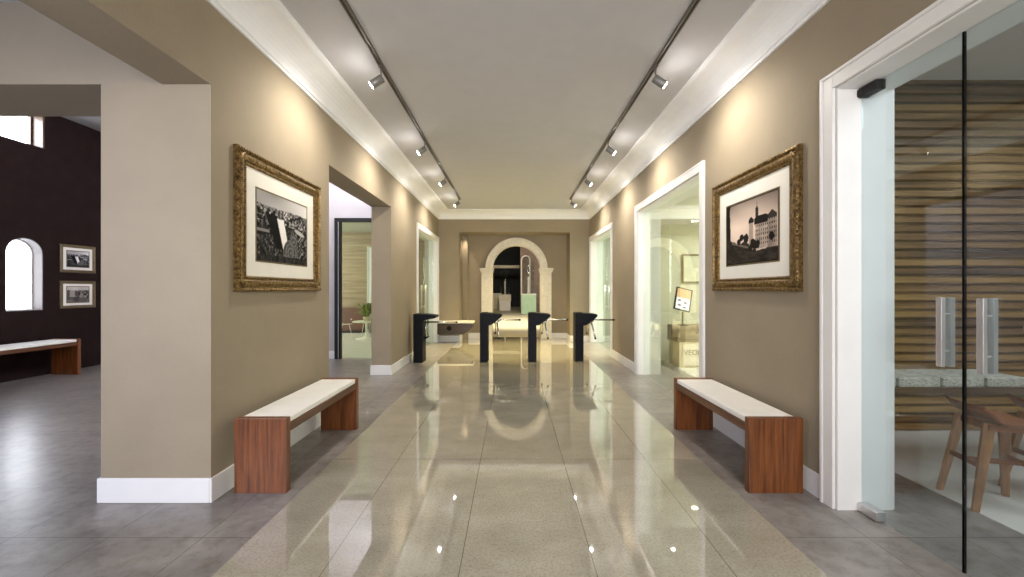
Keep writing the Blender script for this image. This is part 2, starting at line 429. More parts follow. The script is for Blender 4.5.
# ---- cornice: concave cove along left, end and right
prof = [(0, KZ), (.018, KZ), (.022, KZ+.022), (.035, KZ+.026)]
for k in range(1, 9):
    a = PI/2*k/8
    prof.append((.035+.235*(1-math.cos(a)), KZ+.026+.165*math.sin(a)))
prof += [(.29, CZ-.022), (.30, CZ-.018), (.30, CZ), (0, CZ)]
b = MB()
rows = []
for (dx, z) in prof:
    rows.append([b.bm.verts.new(p) for p in ((-HW+dx, Y0, z), (-HW+dx, YB-dx, z), (HW-dx, YB-dx, z), (HW-dx, Y0, z))])
for i in range(len(rows)-1):
    for k in range(3):
        f = b.bm.faces.new((rows[i][k], rows[i][k+1], rows[i+1][k+1], rows[i+1][k]))
struct(b.build('trim_1', M['cornice']), 'white concave cornice round the corridor ceiling')
# ---- baseboards
BH, BT = .163, .015
def base(name, segs):
    b = MB()
    for (x0, x1, y0, y1) in segs: b.box(x0, x1, y0, y1, 0, BH)
    struct(b.build(name, M['white'], None, .006))
base('baseboard_left', [(-HW, -HW+BT, 2.63-BT, 4.32+BT), (-2.743-BT, -HW, 2.63-BT, 2.63), (-2.743-BT, -2.743, 2.63, 3.12+BT), (LW-.0, -HW, 4.32, 4.32+BT),
     (-HW, -HW+BT, 6.52-BT, 8.24), (LW-BT, -HW, 6.52-BT, 6.52), (LW-BT, LW, 6.52, 8.05)])
base('baseboard_right', [(HW-BT, HW, 2.645, 4.275), (HW-BT, HW, 6.665, 8.245), (HW-BT, HW, Y0, .31)])
base('baseboard_back', [(-HW, RX0+BT, YB-BT, YB), (RX0, RX0+BT, YB, RY-.12), (RX1-BT, HW, YB-BT, YB), (RX1-BT, RX1, YB, RY), (RX0, AC-AR-.32, RY-BT, RY), (AC+AR+.32, RX1, RY-BT, RY)])
base('baseboard_hall', [(-8, GX0, 8.05-BT, 8.05), (GX1, LW, 8.05-BT, 8.05)])

# ---- casings and glazing of the corridor doors
def casing(parent, side, y0, y1, x_wall, depth):
    """white moulded casing round an opening y0..y1 in a wall face at x_wall; side=+1 wall on the right"""
    s = side; w = .10
    b = MB()
    for (a, t_, o) in ((0, .022, 0), (.055, .034, .045), (.09, .026, .0)):
        pass
    def ring(i, o, t0, t1):
        # i: inner offset from opening, o: outer offset
        xa, xb = x_wall-s*t1, x_wall-s*t0
        b.box(xa, xb, y0-o, y0-i, 0, DT+o); b.box(xa, xb, y1+i, y1+o, 0, DT+o); b.box(xa, xb, y0-i, y1+i, DT+i, DT+o)
    ring(0, w, 0, .022); ring(.078, w, .022, .029)
    # jamb lining through the wall
    xa, xb = x_wall, x_wall+s*depth
    b.box(xa, xb, y0, y0+.015, 0, DT); b.box(xa, xb, y1-.015, y1, 0, DT); b.box(xa, xb, y0+.015, y1-.015, DT-.015, DT)
    # casing on the far face
    xa, xb = x_wall+s*depth, x_wall+s*(depth+.02)
    b.box(xa, xb, y0-w, y0, 0, DT+w); b.box(xa, xb, y1, y1+w, 0, DT+w); b.box(xa, xb, y0, y1, DT, DT+w)
    return b.build('casing', M['white'], parent, .003)
def pane(parent, x, y0, y1, z1=DT-.02, mat='glass', z0=.012):
    b = MB(); b.box(x-.006, x+.006, y0, y1, z0, z1); return b.build('glass_panel', M[mat], parent)

XG = 2.175
d1 = sempty('door_1'); d1['label'] = 'frameless glass door in wide white casing, nearest on the right'
casing(d1, 1, *DO_R[0], HW, RW-HW)
SE = 1.958
p1 = pane(d1, XG, SE+.004, 2.528); p2 = pane(d1, XG, 1.05, SE-.004); p3 = pane(d1, XG, .427, 1.044)
for e, pp in ((SE+.0005, p1), (SE-.0045, p2)):
    b = MB(); b.box(XG-.0068, XG+.0068, e, e+.003, .012, DT-.02); b.build('edge_seal', M['grout'], pp)
for yy, pp in ((SE+.085, p1), (SE-.095, p2)):
    b = MB()
    b.box(XG-.036, XG-.014, yy-.014, yy+.014, 1.005, 1.358)
    b.box(XG+.014, XG+.036, yy-.014, yy+.014, 1.005, 1.358)
    for z in (1.085, 1.275): b.tube([(XG-.02, yy, z), (XG+.02, yy, z)], .006, 10)
    b.build('pull_handle', M['steel'], pp, .003)
for z0, z1, m_ in ((DT-.075, DT-.016, 'darkmetal'), (.004, .06, 'steel')):
    b = MB(); b.box(XG-.03, XG+.03, 2.40, 2.525, z0, z1); b.box(XG-.036, XG+.036, 2.49, 2.529, z0+.008, z1-.008); b.build('patch_fitting', M[m_], p1, .004)
d2 = sempty('door_2'); d2['label'] = 'white cased glass screen in the middle of the right wall'
casing(d2, 1, *DO_R[1], HW, RW-HW)
pane(d2, 2.115, 4.387, 5.47, mat='glassm'); pane(d2, 2.115, 5.474, 6.553, mat='glassm')
d3 = sempty('door_3'); d3['label'] = 'white cased glass screen at the far right'
casing(d3, 1, *DO_R[2], HW, RW-HW)
pane(d3, XG, 8.357, 9.44, mat='glassg'); pane(d3, XG, 9.444, 10.523, mat='glassg')
d5 = sempty('door_5'); d5['label'] = 'white cased glass screen at the far left'
casing(d5, -1, 8.34, 10.54, -HW, HW*-1-LW)
pane(d5, -2.13, 8.357, 9.44, mat='glassg'); pane(d5, -2.13, 9.444, 10.523, mat='glassg')
for dd, x in ((d3, XG), (d5, -2.13)):
    b = MB()
    for e in (-.05, .05):
        b.tube([(x+e, 9.40, .95), (x+e, 9.40, 1.5)], .012, 8)
    for z in (1.0, 1.45): b.tube([(x-.05, 9.40, z), (x+.05, 9.40, z)], .007, 8)
    b.build('pull_handle', M['steel'], dd)

# ---- walls closing the place behind the viewer and the side rooms
b = MB(); b.box(-9, 7.2, Y0-.2, Y0, 0, HZ); struct(b.build('wall_front', M['wallgrey']))
# room 1: slatted timber wall
b = MB(); b.box(RW, 7.2, 4.0, 4.12, 0, 3.55); 
z = 0.004
while z < 3.46:
    b.prism([(3.975, z), (3.955, z+.008), (3.955, z+.058), (3.975, z+.066), (4.0, z+.066), (4.0, z)], 'X', RW, 7.2); z += .0855
struct(b.build('wall_slatted', M['slat']), 'horizontal timber slat wall behind the glass door')
b = MB(); b.box(RW, 7.2, Y0, 4.0, 3.47, 3.55); struct(b.build('ceiling_right', M['white']))
b = MB(); b.box(7.0, 7.2, Y0, 13.8, 0, 3.55); struct(b.build('wall_right_outer', M['palegreen']))
# room 2: pale green room
b = MB(); b.box(RW, 7.0, 4.12, 4.14, 0, 3.3); b.box(RW, 7.0, 7.95, 8.05, 0, 3.55); struct(b.build('wall_green_room', M['greenwall']), 'pale green wall seen through the middle glass screen')
b = MB(); b.box(RW, 7.0, 4.14, 7.95, 3.25, 3.3); b.box(RW, 7.0, 7.25, 7.95, 2.68, 2.92); struct(b.build('ceiling_green_room', M['white']))
# room 3
b = MB(); b.box(RW, 7.0, 11.6, 11.7, 0, 3.3); b.box(RW, 7.0, 8.05, 8.07, 0, 3.3); struct(b.build('wall_mint_room', M['palegreen']))
b = MB(); b.box(RW, 7.0, 8.05, 11.7, 3.2, 3.3); struct(b.build('ceiling_mint_room', M['white']))
# timber room on the left
b = MB(); b.box(-9, LW, 13.3, 13.5, 0, 3.6); b.box(-9, -8.8, 8.15, 13.3, 0, 3.6); struct(b.build('wall_timber_room', M['palewood']), 'pale timber panelled wall of the room behind the dark framed door')
b = MB(); b.box(-9, LW, 8.15, 13.3, 3.3, 3.6); struct(b.build('ceiling_timber_room', M['palegreen']))
b = MB(); b.box(-8.8, LW, 8.15, 13.3, 0.0, .004); struct(b.build('floor_timber_room', M['whitefloor']))
d6 = sempty('door_6', (-4.45, 13.29, 0)); d6['label'] = 'pale door in the timber panelled wall'
b = MB(); b.box(-.42, -.36, -.04, 0, .005, 2.82); b.box(.36, .42, -.04, 0, .005, 2.82); b.box(-.36, .36, -.04, 0, 2.76, 2.82); b.build('door_frame', M['palegreen'], d6)
b = MB(); b.box(-.36, .36, -.025, 0, .008, 2.76); b.box(-.28, .28, -.032, -.025, .2, 1.1); b.box(-.28, .28, -.032, -.025, 1.25, 2.55); b.build('door_leaf', M['white'], d6)

# ---- hall beyond the arch
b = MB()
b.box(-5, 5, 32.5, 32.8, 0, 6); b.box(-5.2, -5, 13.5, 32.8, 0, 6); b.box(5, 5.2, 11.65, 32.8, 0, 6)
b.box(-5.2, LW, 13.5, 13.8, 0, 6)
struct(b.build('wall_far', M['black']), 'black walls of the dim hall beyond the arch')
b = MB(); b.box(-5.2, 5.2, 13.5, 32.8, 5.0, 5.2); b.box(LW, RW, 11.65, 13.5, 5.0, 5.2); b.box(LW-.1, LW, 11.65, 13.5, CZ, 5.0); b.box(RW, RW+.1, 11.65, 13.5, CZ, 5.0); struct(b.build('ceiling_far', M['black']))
b = MB(); b.box(-5, .42, 27.6, 28.2, 2.86, 3.06)
struct(b.build('trim_4', M['cream']), 'pale beam across the dim hall')
# brown pier wall with an arched niche
b = MB(); arch_panel(b, 'X', .42, 2.6, 24.4, 24.8, 0, 5.0, .53, .97, 0.02, 3.18, 20)
b.box(.46, 1.1, 24.8, 24.85, 0, 4.2)
struct(b.build('wall_far_niche', plain('brown_plaster', (.20,.13,.09), .6, var=.2)), 'brown wall with arched niche beyond the arch')
b = MB(); n = 20
for k in range(n):
    a0, a1 = PI*k/n, PI*(k+1)/n
    b.prism([(.75+r*math.cos(a), 3.18+r*math.sin(a)) for r, a in ((.22, a0), (.29, a0), (.29, a1), (.22, a1))], 'Y', 24.34, 24.42)
b.box(.46, .53, 24.34, 24.42, 0, 3.18); b.box(.97, 1.04, 24.34, 24.42, 0, 3.18)
struct(b.build('trim_5', M['stonewhite']), 'pale outline of the far arched niche')

# ------------------------------------------------------------------ benches
def bench(name, label, x, y, ln, W, H, group):
    """stands at (x,y) = centre; runs along y"""
    t = thing(name, label, 'bench', (x, y, 0), 0, group)
    for s in (-1, 1):
        b = MB(); b.box(-W/2, W/2, s*(ln/2-.052), s*ln/2, 0, H); b.build('end_panel', M['bwood'], t, .003)
    b = MB(); b.box(-W/2+.012, W/2-.012, -ln/2+.053, ln/2-.053, H-.048, H-.006); b.build('seat_cushion', M['cushion'], t, .008, 3)
    b = MB(); b.box(-W/2+.004, W/2-.004, -ln/2+.053, ln/2-.053, H-.105, H-.049); b.build('seat_rail', M['bwoodd'], t, .002)
    return t
bench('bench', 'walnut bench with white cushion against the left corridor wall', -1.768, 3.388, 1.287, .358, .513, None)
bench('bench', 'walnut bench with white cushion against the right corridor wall', 1.772, 3.388, 1.287, .372, .513, None)
bench('bench', 'dark bench with pale cushion below the small arched window', -7.40, 5.62, 2.0, .44, .585, None)

# ------------------------------------------------------------------ framed photographs
rnd = random.Random(3)
LAT = [[rnd.random() for _ in range(64)] for _ in range(64)]
def vn(x, y):
    xi, yi = int(math.floor(x)), int(math.floor(y)); fx, fy = x-xi, y-yi
    g = lambda a, c: LAT[a % 64][c % 64]
    return (g(xi, yi)*(1-fx)+g(xi+1, yi)*fx)*(1-fy)+(g(xi, yi+1)*(1-fx)+g(xi+1, yi+1)*fx)*fy
def cell(x, y): return LAT[int(math.floor(x)) % 64][int(math.floor(y)) % 64]
def art_city(u, v):
    hor = .80+.02*vn(u*20, 3)
    sky = .34+.25*vn(u*3, v*4)+.40*u*u
    g = .015+.55*cell(u*38, v*30)**3*vn(u*6+7, v*7)+.14*max(0, vn(u*11, v*9)-.45)
    if v > .58: g = .02+.85*cell(u*46, v*34)**3*(1.1-.6*abs(u-.5))
    if v > hor-.10*cell(u*34, 5)**2: g = sky if v > hor else .25+.2*cell(u*60, v*40)
    if v > hor: g = sky
    x0 = .36+(.66-v)*.27
    if .20 < v < .66+.05*(u-.36) and x0 < u < x0+.13-.03*(.66-v): g = .86+.06*vn(u*60, v*60)
    if .20 < v < .70 and x0-.20+.25*(.66-v)*.6 < u <= x0: g = .012+.02*cell(u*40, v*25)
    for cx, cy, r0 in ((.64, .17, .16), (.70, .36, .09)):
        r = math.hypot((u-cx), (v-cy)*.75)
        if r < r0: g = .30 if int(r*60) % 3 == 0 else .10+.15*cell(u*30, v*30)
    if (u-.83)**2/.012+(v-.52+.3*(u-.83))**2/.0012 < 1: g = .62
    if v < .10: g = .02+.10*cell(u*30, v*30)
    if u < .22 and .42 < v < .46: g = .35
    return (g, g*.96, g*.94)
def art_manor(u, v):
    d = math.hypot(u-.45, v-.55)
    g = .80-.50*max(0, v-.62)*2+.12*vn(u*4, v*5)-.5*max(0, d-.30)
    if u < .07+.03*vn(v*12, 1): g = .03
    hill = .36-.18*u+.04*vn(u*16, 2)
    if v < hill+.10*max(0, vn(u*13, 9)-.3) and u < .62: g = .03+.10*vn(u*30, v*30)
    if abs(v-(.40-.33*u)) < .016 and .12 < u < .55: g = .30
    if .48 < u < .56 and .2 < v < .62: g = .48+.1*cell(u*40, v*24) 
    if .47 < u < .57 and .62 < v < .72-1.0*abs(u-.52): g = .05
    if .60 < u < .66 and .60 < v < .80: g = .10
    if .60 < u < .66 and .80 < v < .86-1.6*abs(u-.63): g = .05
    if abs(u-.63) < .006 and .8 < v < .92: g = .08
    win = (u*27) % 1 < .42 and (v*15) % 1 < .5
    if .60 < u < .82 and .20 < v < .58: g = .09 if win and v > .27 else .52+.22*(vn(u*25, v*25)-.4)
    if .58 < u < .84 and .58 <= v < .70-.45*max(0, abs(u-.72)-.07): g = .045
    if .82 < u < .97 and .18 < v < .62: g = .07 if win and v > .25 else .40+.22*(vn(u*25, v*25)-.4)
    if .82 < u < .97 and .62 <= v < .74-.9*abs(u-.895): g = .10
    if math.hypot((u-.885), (v-.36)*.7) < .045: g = .03
    for cx, cy, r0 in ((.42, .40, .07), (.33, .42, .055), (.56, .30, .07), (.64, .27, .06), (.50, .22, .05), (.27, .36, .05)):
        if math.hypot(u-cx, (v-cy)*.75)*(1+.5*vn(u*25, v*25)) < r0: g = .03+.04*vn(u*40, v*40)
    if v < .16+.05*vn(u*9, 6): g = .04+.10*vn(u*14, v*40)
    if min(u, 1-u, v, 1-v) < .012: g = .02
    g = max(.01, g)
    return (g, g*.85, g*.74)
def art_terrace(u, v):
    g = .50+.2*vn(u*3, v*3)
    if v < .72+.1*vn(u*9, 2): g = .10+.35*cell(u*22, v*16)*vn(u*7, v*7)
    if .12 < u < .34 and .35 < v < .78: g = .45
    if .55 < u < .95 and .30 < v < .62: g = .38 if cell(u*20, v*9) > .4 else .07
    if v < .3: g = .04+.3*vn(u*5+2, v*9)
    return (g, g*.93, g*.86)
def sweep_frame(b, w, h, prof):
    """mitred moulding: prof (inset from outer edge, height); frame in the x-z plane facing -y"""
    rows = []
    for ins, ht in prof:
        rows.append([b.bm.verts.new((sx*(w/2-ins), -ht, sz*(h/2-ins))) for sx, sz in ((-1,-1), (1,-1), (1,1), (-1,1))])
    for i in range(len(rows)-1):
        for k in range(4):
            b.bm.faces.new((rows[i][k], rows[i][(k+1) % 4], rows[i+1][(k+1) % 4], rows[i+1][k]))
def picture(label, loc, rz, w, h, fw, pw, ph, art, res, big, dz=0):
    t = thing('framed_photograph', label, 'picture', loc, rz)
    b = MB()
    k = fw/.115; dp = .036
    if big:
        prof = [(0, 0), (0, dp*.80), (.006*k, dp*.92), (.016*k, dp), (.024*k, dp*.9), (.030*k, dp*.62), (.038*k, dp*.58), (.044*k, dp*.72), (.060*k, dp*.80), (.078*k, dp*.70), (.090*k, dp*.45), (.096*k, dp*.42), (.101*k, dp*.58), (.109*k, dp*.56), (.115*k, dp*.28), (.115*k, 0)]
    else:
        prof = [(0, 0), (0, .02), (fw*.3, .026), (fw*.6, .018), (fw, .014), (fw, 0)]
    sweep_frame(b, w, h, prof)
    if big:
        def bead(px, pz, rx, rzz, ht, rot):
            mt = Matrix.Translation((px, -ht, pz)) @ Matrix.Rotation(rot, 4, 'Y') @ Matrix.Diagonal((rx, .008, rzz, 1))
            bmesh.ops.create_icosphere(b.bm, subdivisions=1, radius=1, matrix=mt)
        for ins, step, rx, rz_, ht, rot in ((.014, .030, .0165, .0075, dp*.93, .6), (.1035, .017, .0065, .0065, dp*.56, 0)):
            for ax, ln in ((0, w), (1, h)):
                n = int((ln-2*ins)/step)
                for i in range(n+1):
                    q = -ln/2+ins+(ln-2*ins)*i/n
                    for s in (-1, 1):
                        if ax == 0: bead(q, s*(h/2-ins), rx, rz_, ht, rot*s)
                        else: bead(s*(w/2-ins), q, rz_, rx, ht, rot*s)
        for sx in (-1, 1):
            for sz in (-1, 1):
                mt = Matrix.Translation((sx*(w/2-.062), -dp*.74, sz*(h/2-.062))) @ Matrix.Rotation(sx*sz*PI/4, 4, 'Y') @ Matrix.Diagonal((.045, .012, .02, 1))
                bmesh.ops.create_icosphere(b.bm, subdivisions=2, radius=1, matrix=mt)
    b.build('moulding', M['gold'] if big else M['gilt'], t)
    b = MB(); b.box(-w/2+fw-.004, w/2-fw+.004, -.010, -.001, -h/2+fw-.004, h/2-fw+.004); mt_ = b.build('mat_board', M['mat'], t)
    b = MB()
    for (i, o) in ((0, .012),):
        for (x0, x1, z0, z1) in ((-pw/2-o, pw/2+o, ph/2, ph/2+o), (-pw/2-o, pw/2+o, -ph/2-o, -ph/2), (-pw/2-o, -pw/2, -ph/2, ph/2), (pw/2, pw/2+o, -ph/2, ph/2)):
            b.box(x0, x1, -.0125, -.0095, z0+dz, z1+dz)
    b.build('bevel_edge', M['gilt'], mt_)
    nx, nz = res
    vs, fs, cols = [], [], []
    for j in range(nz+1):
        for i in range(nx+1):
            vs.append((-pw/2+pw*i/nx, -.0115, dz-ph/2+ph*j/nz)); cols.append(art(i/nx, j/nz))
    for j in range(nz):
        for i in range(nx):
            a = j*(nx+1)+i; fs.append((a, a+1, a+nx+2, a+nx+1))
    me = bpy.data.meshes.new('photograph'); me.from_pydata(vs, [], fs)
    at = me.attributes.new('tone', 'FLOAT_COLOR', 'POINT')
    for i, c in enumerate(cols): at.data[i].color = (c[0]**1.45, c[1]**1.45, c[2]**1.45, 1)
    me.materials.append(M['art'])
    o = bpy.data.objects.new('photograph', me); COL.objects.link(o); o.parent = t
    return t
# left wall: viewer looks to -x, so local -y must point to +x -> rotate +90 deg ; image right = +y
zc = (1.385+2.433)/2
picture('large gilt framed black and white city photograph on the left wall', (-HW+.001, 3.452, zc), PI/2, 1.228, 1.048, .115, .745, .552, art_city, (130, 96), True, -.007)
picture('large gilt framed sepia manor photograph on the right wall', (HW-.001, 3.445, zc), -PI/2, 1.228, 1.048, .115, .745, .552, art_manor, (130, 96), True, -.007)
picture('small framed photograph of a white tower, upper of two on dark wall', (HX+.001, 7.043, 1.93), PI/2, .575, .483, .05, .35, .27, art_city, (56, 42), False)
picture('small framed photograph of terraces, lower of two on dark wall', (HX+.001, 7.043, 1.308), PI/2, .575, .475, .05, .35, .27, art_terrace, (56, 42), False)

# ------------------------------------------------------------------ track lighting
YS = (3.70, 5.54, 7.2, 9.0)
WORD = ('nearest the viewer', 'second from the viewer', 'third from the viewer', 'farthest from the viewer')
for side, sx, tx in (('left', -1, -1.255), ('right', 1, 1.285)):
    t = thing('lighting_track', 'long bronze ceiling track for spotlights, %s side of the corridor' % side, 'track light rail', (tx, 3.1, CZ))
    b = MB()
    pr = [(-.020, 0), (-.020, -.030), (-.009, -.030), (-.009, -.012), (.009, -.012), (.009, -.030), (.020, -.030), (.020, 0)]
    b.prism(pr, 'Y', -6.0, 6.05); b.build('rail', M['trackm'], t)
    b = MB(); b.box(-.021, .021, 6.05, 6.075, -.032, 0); b.build('end_cap', M['rubber'], t)
    for i, y in enumerate(YS):
        g = thing('track_spotlight', 'grey cylinder spotlight on the %s ceiling track, %s' % (side, WORD[i]), 'spotlight', (tx, y, CZ-.031), 0, None)
        b = MB(); b.box(-.015, .015, -.045, .045, -.012, 0); b.build('track_adapter', M['trackm'], g, .003)
        b = MB(); b.tube([(0, 0, -.012), (0, 0, -.075), (sx*.006, 0, -.115)], .0075, 10); b.build('stem', M['housing'], g)
        ax = Vector((sx*.80, -.10, -.60)).normalized(); c = Vector((sx*.035, -.005, -.142))
        b = MB(); p0, p1_ = c-ax*.062, c+ax*.062
        b.tube([p0, p0+ax*.004, p0+ax*.006, p1_-ax*.004, p1_], [.030, .036, .038, .038, .036], 22); 
        b.tube([p0+ax*.03, p0+ax*.034], .0395, 22)
        hd = b.build('lamp_housing', M['housing'], g)
        b = MB(); b.tube([p1_-ax*.002, p1_+ax*.003], .032, 20); b.build('lens', M['lamp'], hd)
        ld = bpy.data.lights.new('spot', 'SPOT'); ld.energy = 60; ld.color = (1, .94, .84); ld.spot_size = math.radians(140); ld.spot_blend = 1.0; ld.shadow_soft_size = .03
        lo = bpy.data.objects.new('spot_lamp', ld); COL.objects.link(lo)
        lo.location = Vector((tx, y, CZ-.031))+c+ax*.075
        pd = bpy.data.lights.new('lamp_spill', 'POINT'); pd.energy = 2.6; pd.color = (1, .97, .95); pd.shadow_soft_size = .03
        po = bpy.data.objects.new('lamp_spill', pd); COL.objects.link(po); po.location = lo.location
        aim = Vector((sx*.54, -.02, -.84)) 
        lo.rotation_euler = aim.to_track_quat('-Z', 'Y').to_euler()

# ------------------------------------------------------------------ turnstiles
def turnstile_head(b, pts): b.prism(pts, 'Y', 0, .30)
def turnstile(label, x, y):
    t = thing('turnstile', label, 'turnstile', (x, y, 0), 0, 'tripod turnstiles across the corridor')
    b = MB(); b.box(0, .158, .0, .30, .012, .72); b.box(-.004, .162, -.004, .304, 0, .012); b.build('post', M['turn'], t, .008)
    b = MB(); b.prism([(0, .70), (.17, .70), (.215, .705), (.34, .80), (.415, .862), (.433, .893), (.42, .918), (.30, .934), (.04, .945), (.012, .944), (0, .93)], 'Y', -.006, .306); b.build('head', M['turn'], t, .012, 3)
    b = MB(); b.box(.03, .15, .05, .25, .944, .950); b.build('reader_plate', M['rubber'], t)
    hub = Vector((.315, .15, .765)); ax = Vector((.62, 0, -.78)).normalized()
    b = MB(); b.tube([hub-ax*.035, hub+ax*.02, hub+ax*.032], [.062, .062, .03], 20); hb = b.build('hub', M['chrome'], t)
    for tip, mid in (((.762, .13, .80), (.40, .145, .80)), ((.372, -.05, .468), (.335, .10, .73)), ((.285, .33, .525), (.30, .20, .72))):
        b = MB(); b.tube([hub+ax*.02, mid, tip], .0155, 12); a = b.build('arm', M['chrome'], t)
        d_ = (Vector(tip)-Vector(mid)).normalized()
        b = MB(); b.tube([Vector(tip)-d_*.004, Vector(tip)+d_*.02, Vector(tip)+d_*.03], [.019, .019, .010], 12); b.build('arm_tip', M['rubber'], a)
    return t
YT = 7.73
def TX(px): return -.035+(px-512.8)/400*YT
tt = turnstile('black tripod turnstile, second from the left, in front of the arch opening', -.672, YT)
dup(tt, (.266, YT, 0), 'black tripod turnstile, third from the left, in front of right arch pier')
dup(tt, (1.176, YT, 0), 'black tripod turnstile farthest right, beside the far right glass door')
t = thing('turnstile', 'black gate post with slim head, farthest left of the turnstile row', 'turnstile', (-1.93, 7.60, 0), 0, 'tripod turnstiles across the corridor')
b = MB(); b.box(0, .18, 0, .30, .012, .80); b.box(-.004, .184, -.004, .304, 0, .012); b.build('post', M['turn'], t, .008)
b = MB(); b.prism([(0, .78), (.18, .79), (.22, .815), (.40, .845), (.438, .868), (.435, .895), (.415, .905), (.25, .925), (.05, .932), (0, .93)], 'Y', -.006, .306); b.build('head', M['turn'], t, .012, 3)
b = MB(); b.prism([(.18, .44), (.24, .455), (.27, .47), (.27, .485), (.18, .49)], 'Y', .08, .22); b.build('lower_bracket', M['turn'], t, .006)
b = MB(); b.tube([(.21, .12, .47), (.21, .12, .79)], .011, 10); b.tube([(.245, .18, .48), (.245, .18, .81)], .011, 10); b.build('guide_rod', M['chrome'], t)
b = MB(); b.tube([(.20, .15, .765), (.80, .13, .765)], .0155, 12); a = b.build('arm', M['chrome'], t)
b = MB(); b.tube([(.796, .13, .765), (.82, .13, .765), (.83, .13, .765)], [.019, .019, .01], 12); b.build('arm_tip', M['rubber'], a)

# console by the end wall
t = thing('wall_console', 'dark brown floating console with white top on the end wall', 'console', (-1.515, 10.50, 0))
b = MB(); b.prism([(-.47, .235), (.20, .235), (.44, .40), (.44, .52), (-.47, .52)], 'Y', -.19, .188); b.build('body', M['console'], t, .006)
b = MB(); b.box(-.48, .465, -.20, .188, .521, .57); b.build('top', M['stonewhite'], t, .005)
b = MB(); b.tube([(-.16, -.200, .395), (-.16, -.188, .395)], .062, 20); b.tube([(-.16, -.206, .395), (-.16, -.199, .395)], .035, 16); b.build('round_grille', M['rubber'], t)

# ------------------------------------------------------------------ room 1: counter, pads, stools
t = thing('counter', 'dark timber counter along the slatted wall behind the glass door', 'counter', (3.9, 3.06, 0))
b = MB(); b.box(-1.40, 1.9, -.17, .20, .640, .690); b.build('counter_top', M['darkwood'], t, .004)
for x in (-1.40, 1.85):
    b = MB(); b.box(x, x+.05, -.15, .18, 0, .640); b.build('leg', M['darkwood'], t, .003)
b = MB(); b.box(-1.35, 1.85, .15, .18, .55, .640); b.build('rail', M['darkwood'], t)
b = MB(); b.box(-.150, .150, -.165, .165, 0, .067)
pad = tag(b.build('seat_pad', M['woven'], None, .008, 2), 'pale speckled pad on the counter, half hidden by the white casing', 'pad', 'pale speckled pads in a row on the counter')
pad.location = (2.597, 3.065, .690)
for x, w in ((2.917, 'pale speckled pad on the counter, left of the glass seam'), (3.236, 'pale speckled pad on the counter, behind the glass seam'), (3.556, 'pale speckled pad on the counter, farthest right at the photo edge')):
    c = pad.copy(); COL.objects.link(c); c.location = (x, 3.065, .690); c['label'] = w

def stool(label, cx, cy, rz):
    t = thing('stool', label, 'stool', (cx, cy, 0), rz, None)
    W, D = .34, .35
    # curved ply seat: raised at -x (low back), slightly dished
    nx, ny = 18, 12; th = .016
    def zf(u, v):      # u 0..1 along x, v -1..1 along y
        z = .57
        if u < .30: z += .095*((.30-u)/.30)**2
        if u > .85: z -= .03*((u-.85)/.15)**2
        return z-.012*(1-v*v)
    bm = bmesh.new(); top, bot = [], []
    for i in range(nx+1):
        u = i/nx; r1, r2 = [], []
        for j in range(ny+1):
            v = -1+2*j/ny
            wv = D/2*(1-.10*abs(2*u-1)**4)
            x = .05-W/2+W*u-(.03 if u < .30 else 0)*((.30-u)/.30)**2*(1-.35*v*v)
            r1.append(bm.verts.new((x, v*wv, zf(u, v)))); r2.append(bm.verts.new((x, v*wv, zf(u, v)-th)))
        top.append(r1); bot.append(r2)
    for i in range(nx):
        for j in range(ny):
            for g, fl in ((top, 0), (bot, 1)):
                q = [g[i][j], g[i+1][j], g[i+1][j+1], g[i][j+1]]
                f = bm.faces.new(q if not fl else q[::-1]); f.smooth = True
    for i in range(nx):
        for j in (0, ny): bm.faces.new((top[i][j], top[i+1][j], bot[i+1][j], bot[i][j]))
    for j in range(ny):
        for i in (0, nx): bm.faces.new((top[i][j], top[i][j+1], bot[i][j+1], bot[i][j]))
    m_ = MB(); m_.bm.free(); m_.bm = bm; m_.build('seat', M['chairwood'], t)
    b = MB()
    b.box(-.10, .18, -.125, -.10, .505, .545); b.box(-.10, .18, .10, .125, .505, .545); b.box(-.10, -.075, -.10, .10, .505, .545); b.box(.155, .18, -.10, .10, .505, .545)
    b.build('seat_apron', M['chairwood'], t, .004)
    for sx in (-1, 1):
        for sy in (-1, 1):
            b = MB(); b.bar((sx*.115+.03, sy*.105, .548), (sx*.182, sy*.142, 0.0), .060, .034, .026, (1, -.25*sx*sy, 0)) 
            for v in b.bm.verts:
                if v.co.z < .03: v.co.z = 0
            b.build('leg', M['chairleg'], t, .003)
    b = MB()
    b.bar((-.137, -.125, .28), (-.137, .125, .28), .03, .03, .018, (0, 0, 1)); b.bar((.162, -.125, .28), (.162, .125, .28), .03, .03, .018, (0, 0, 1))
    b.bar((-.13, 0, .28), (.155, 0, .28), .03, .03, .018, (0, 0, 1)); b.build('stretcher', M['chairwood'], t)
    return t
stool('brown bent-ply stool behind the glass door, cut by the photo edge', 3.09, 2.615, math.radians(-14))
stool('brown stool at the right photo edge behind the first, mostly outside it', 3.58, 2.66, math.radians(-14))

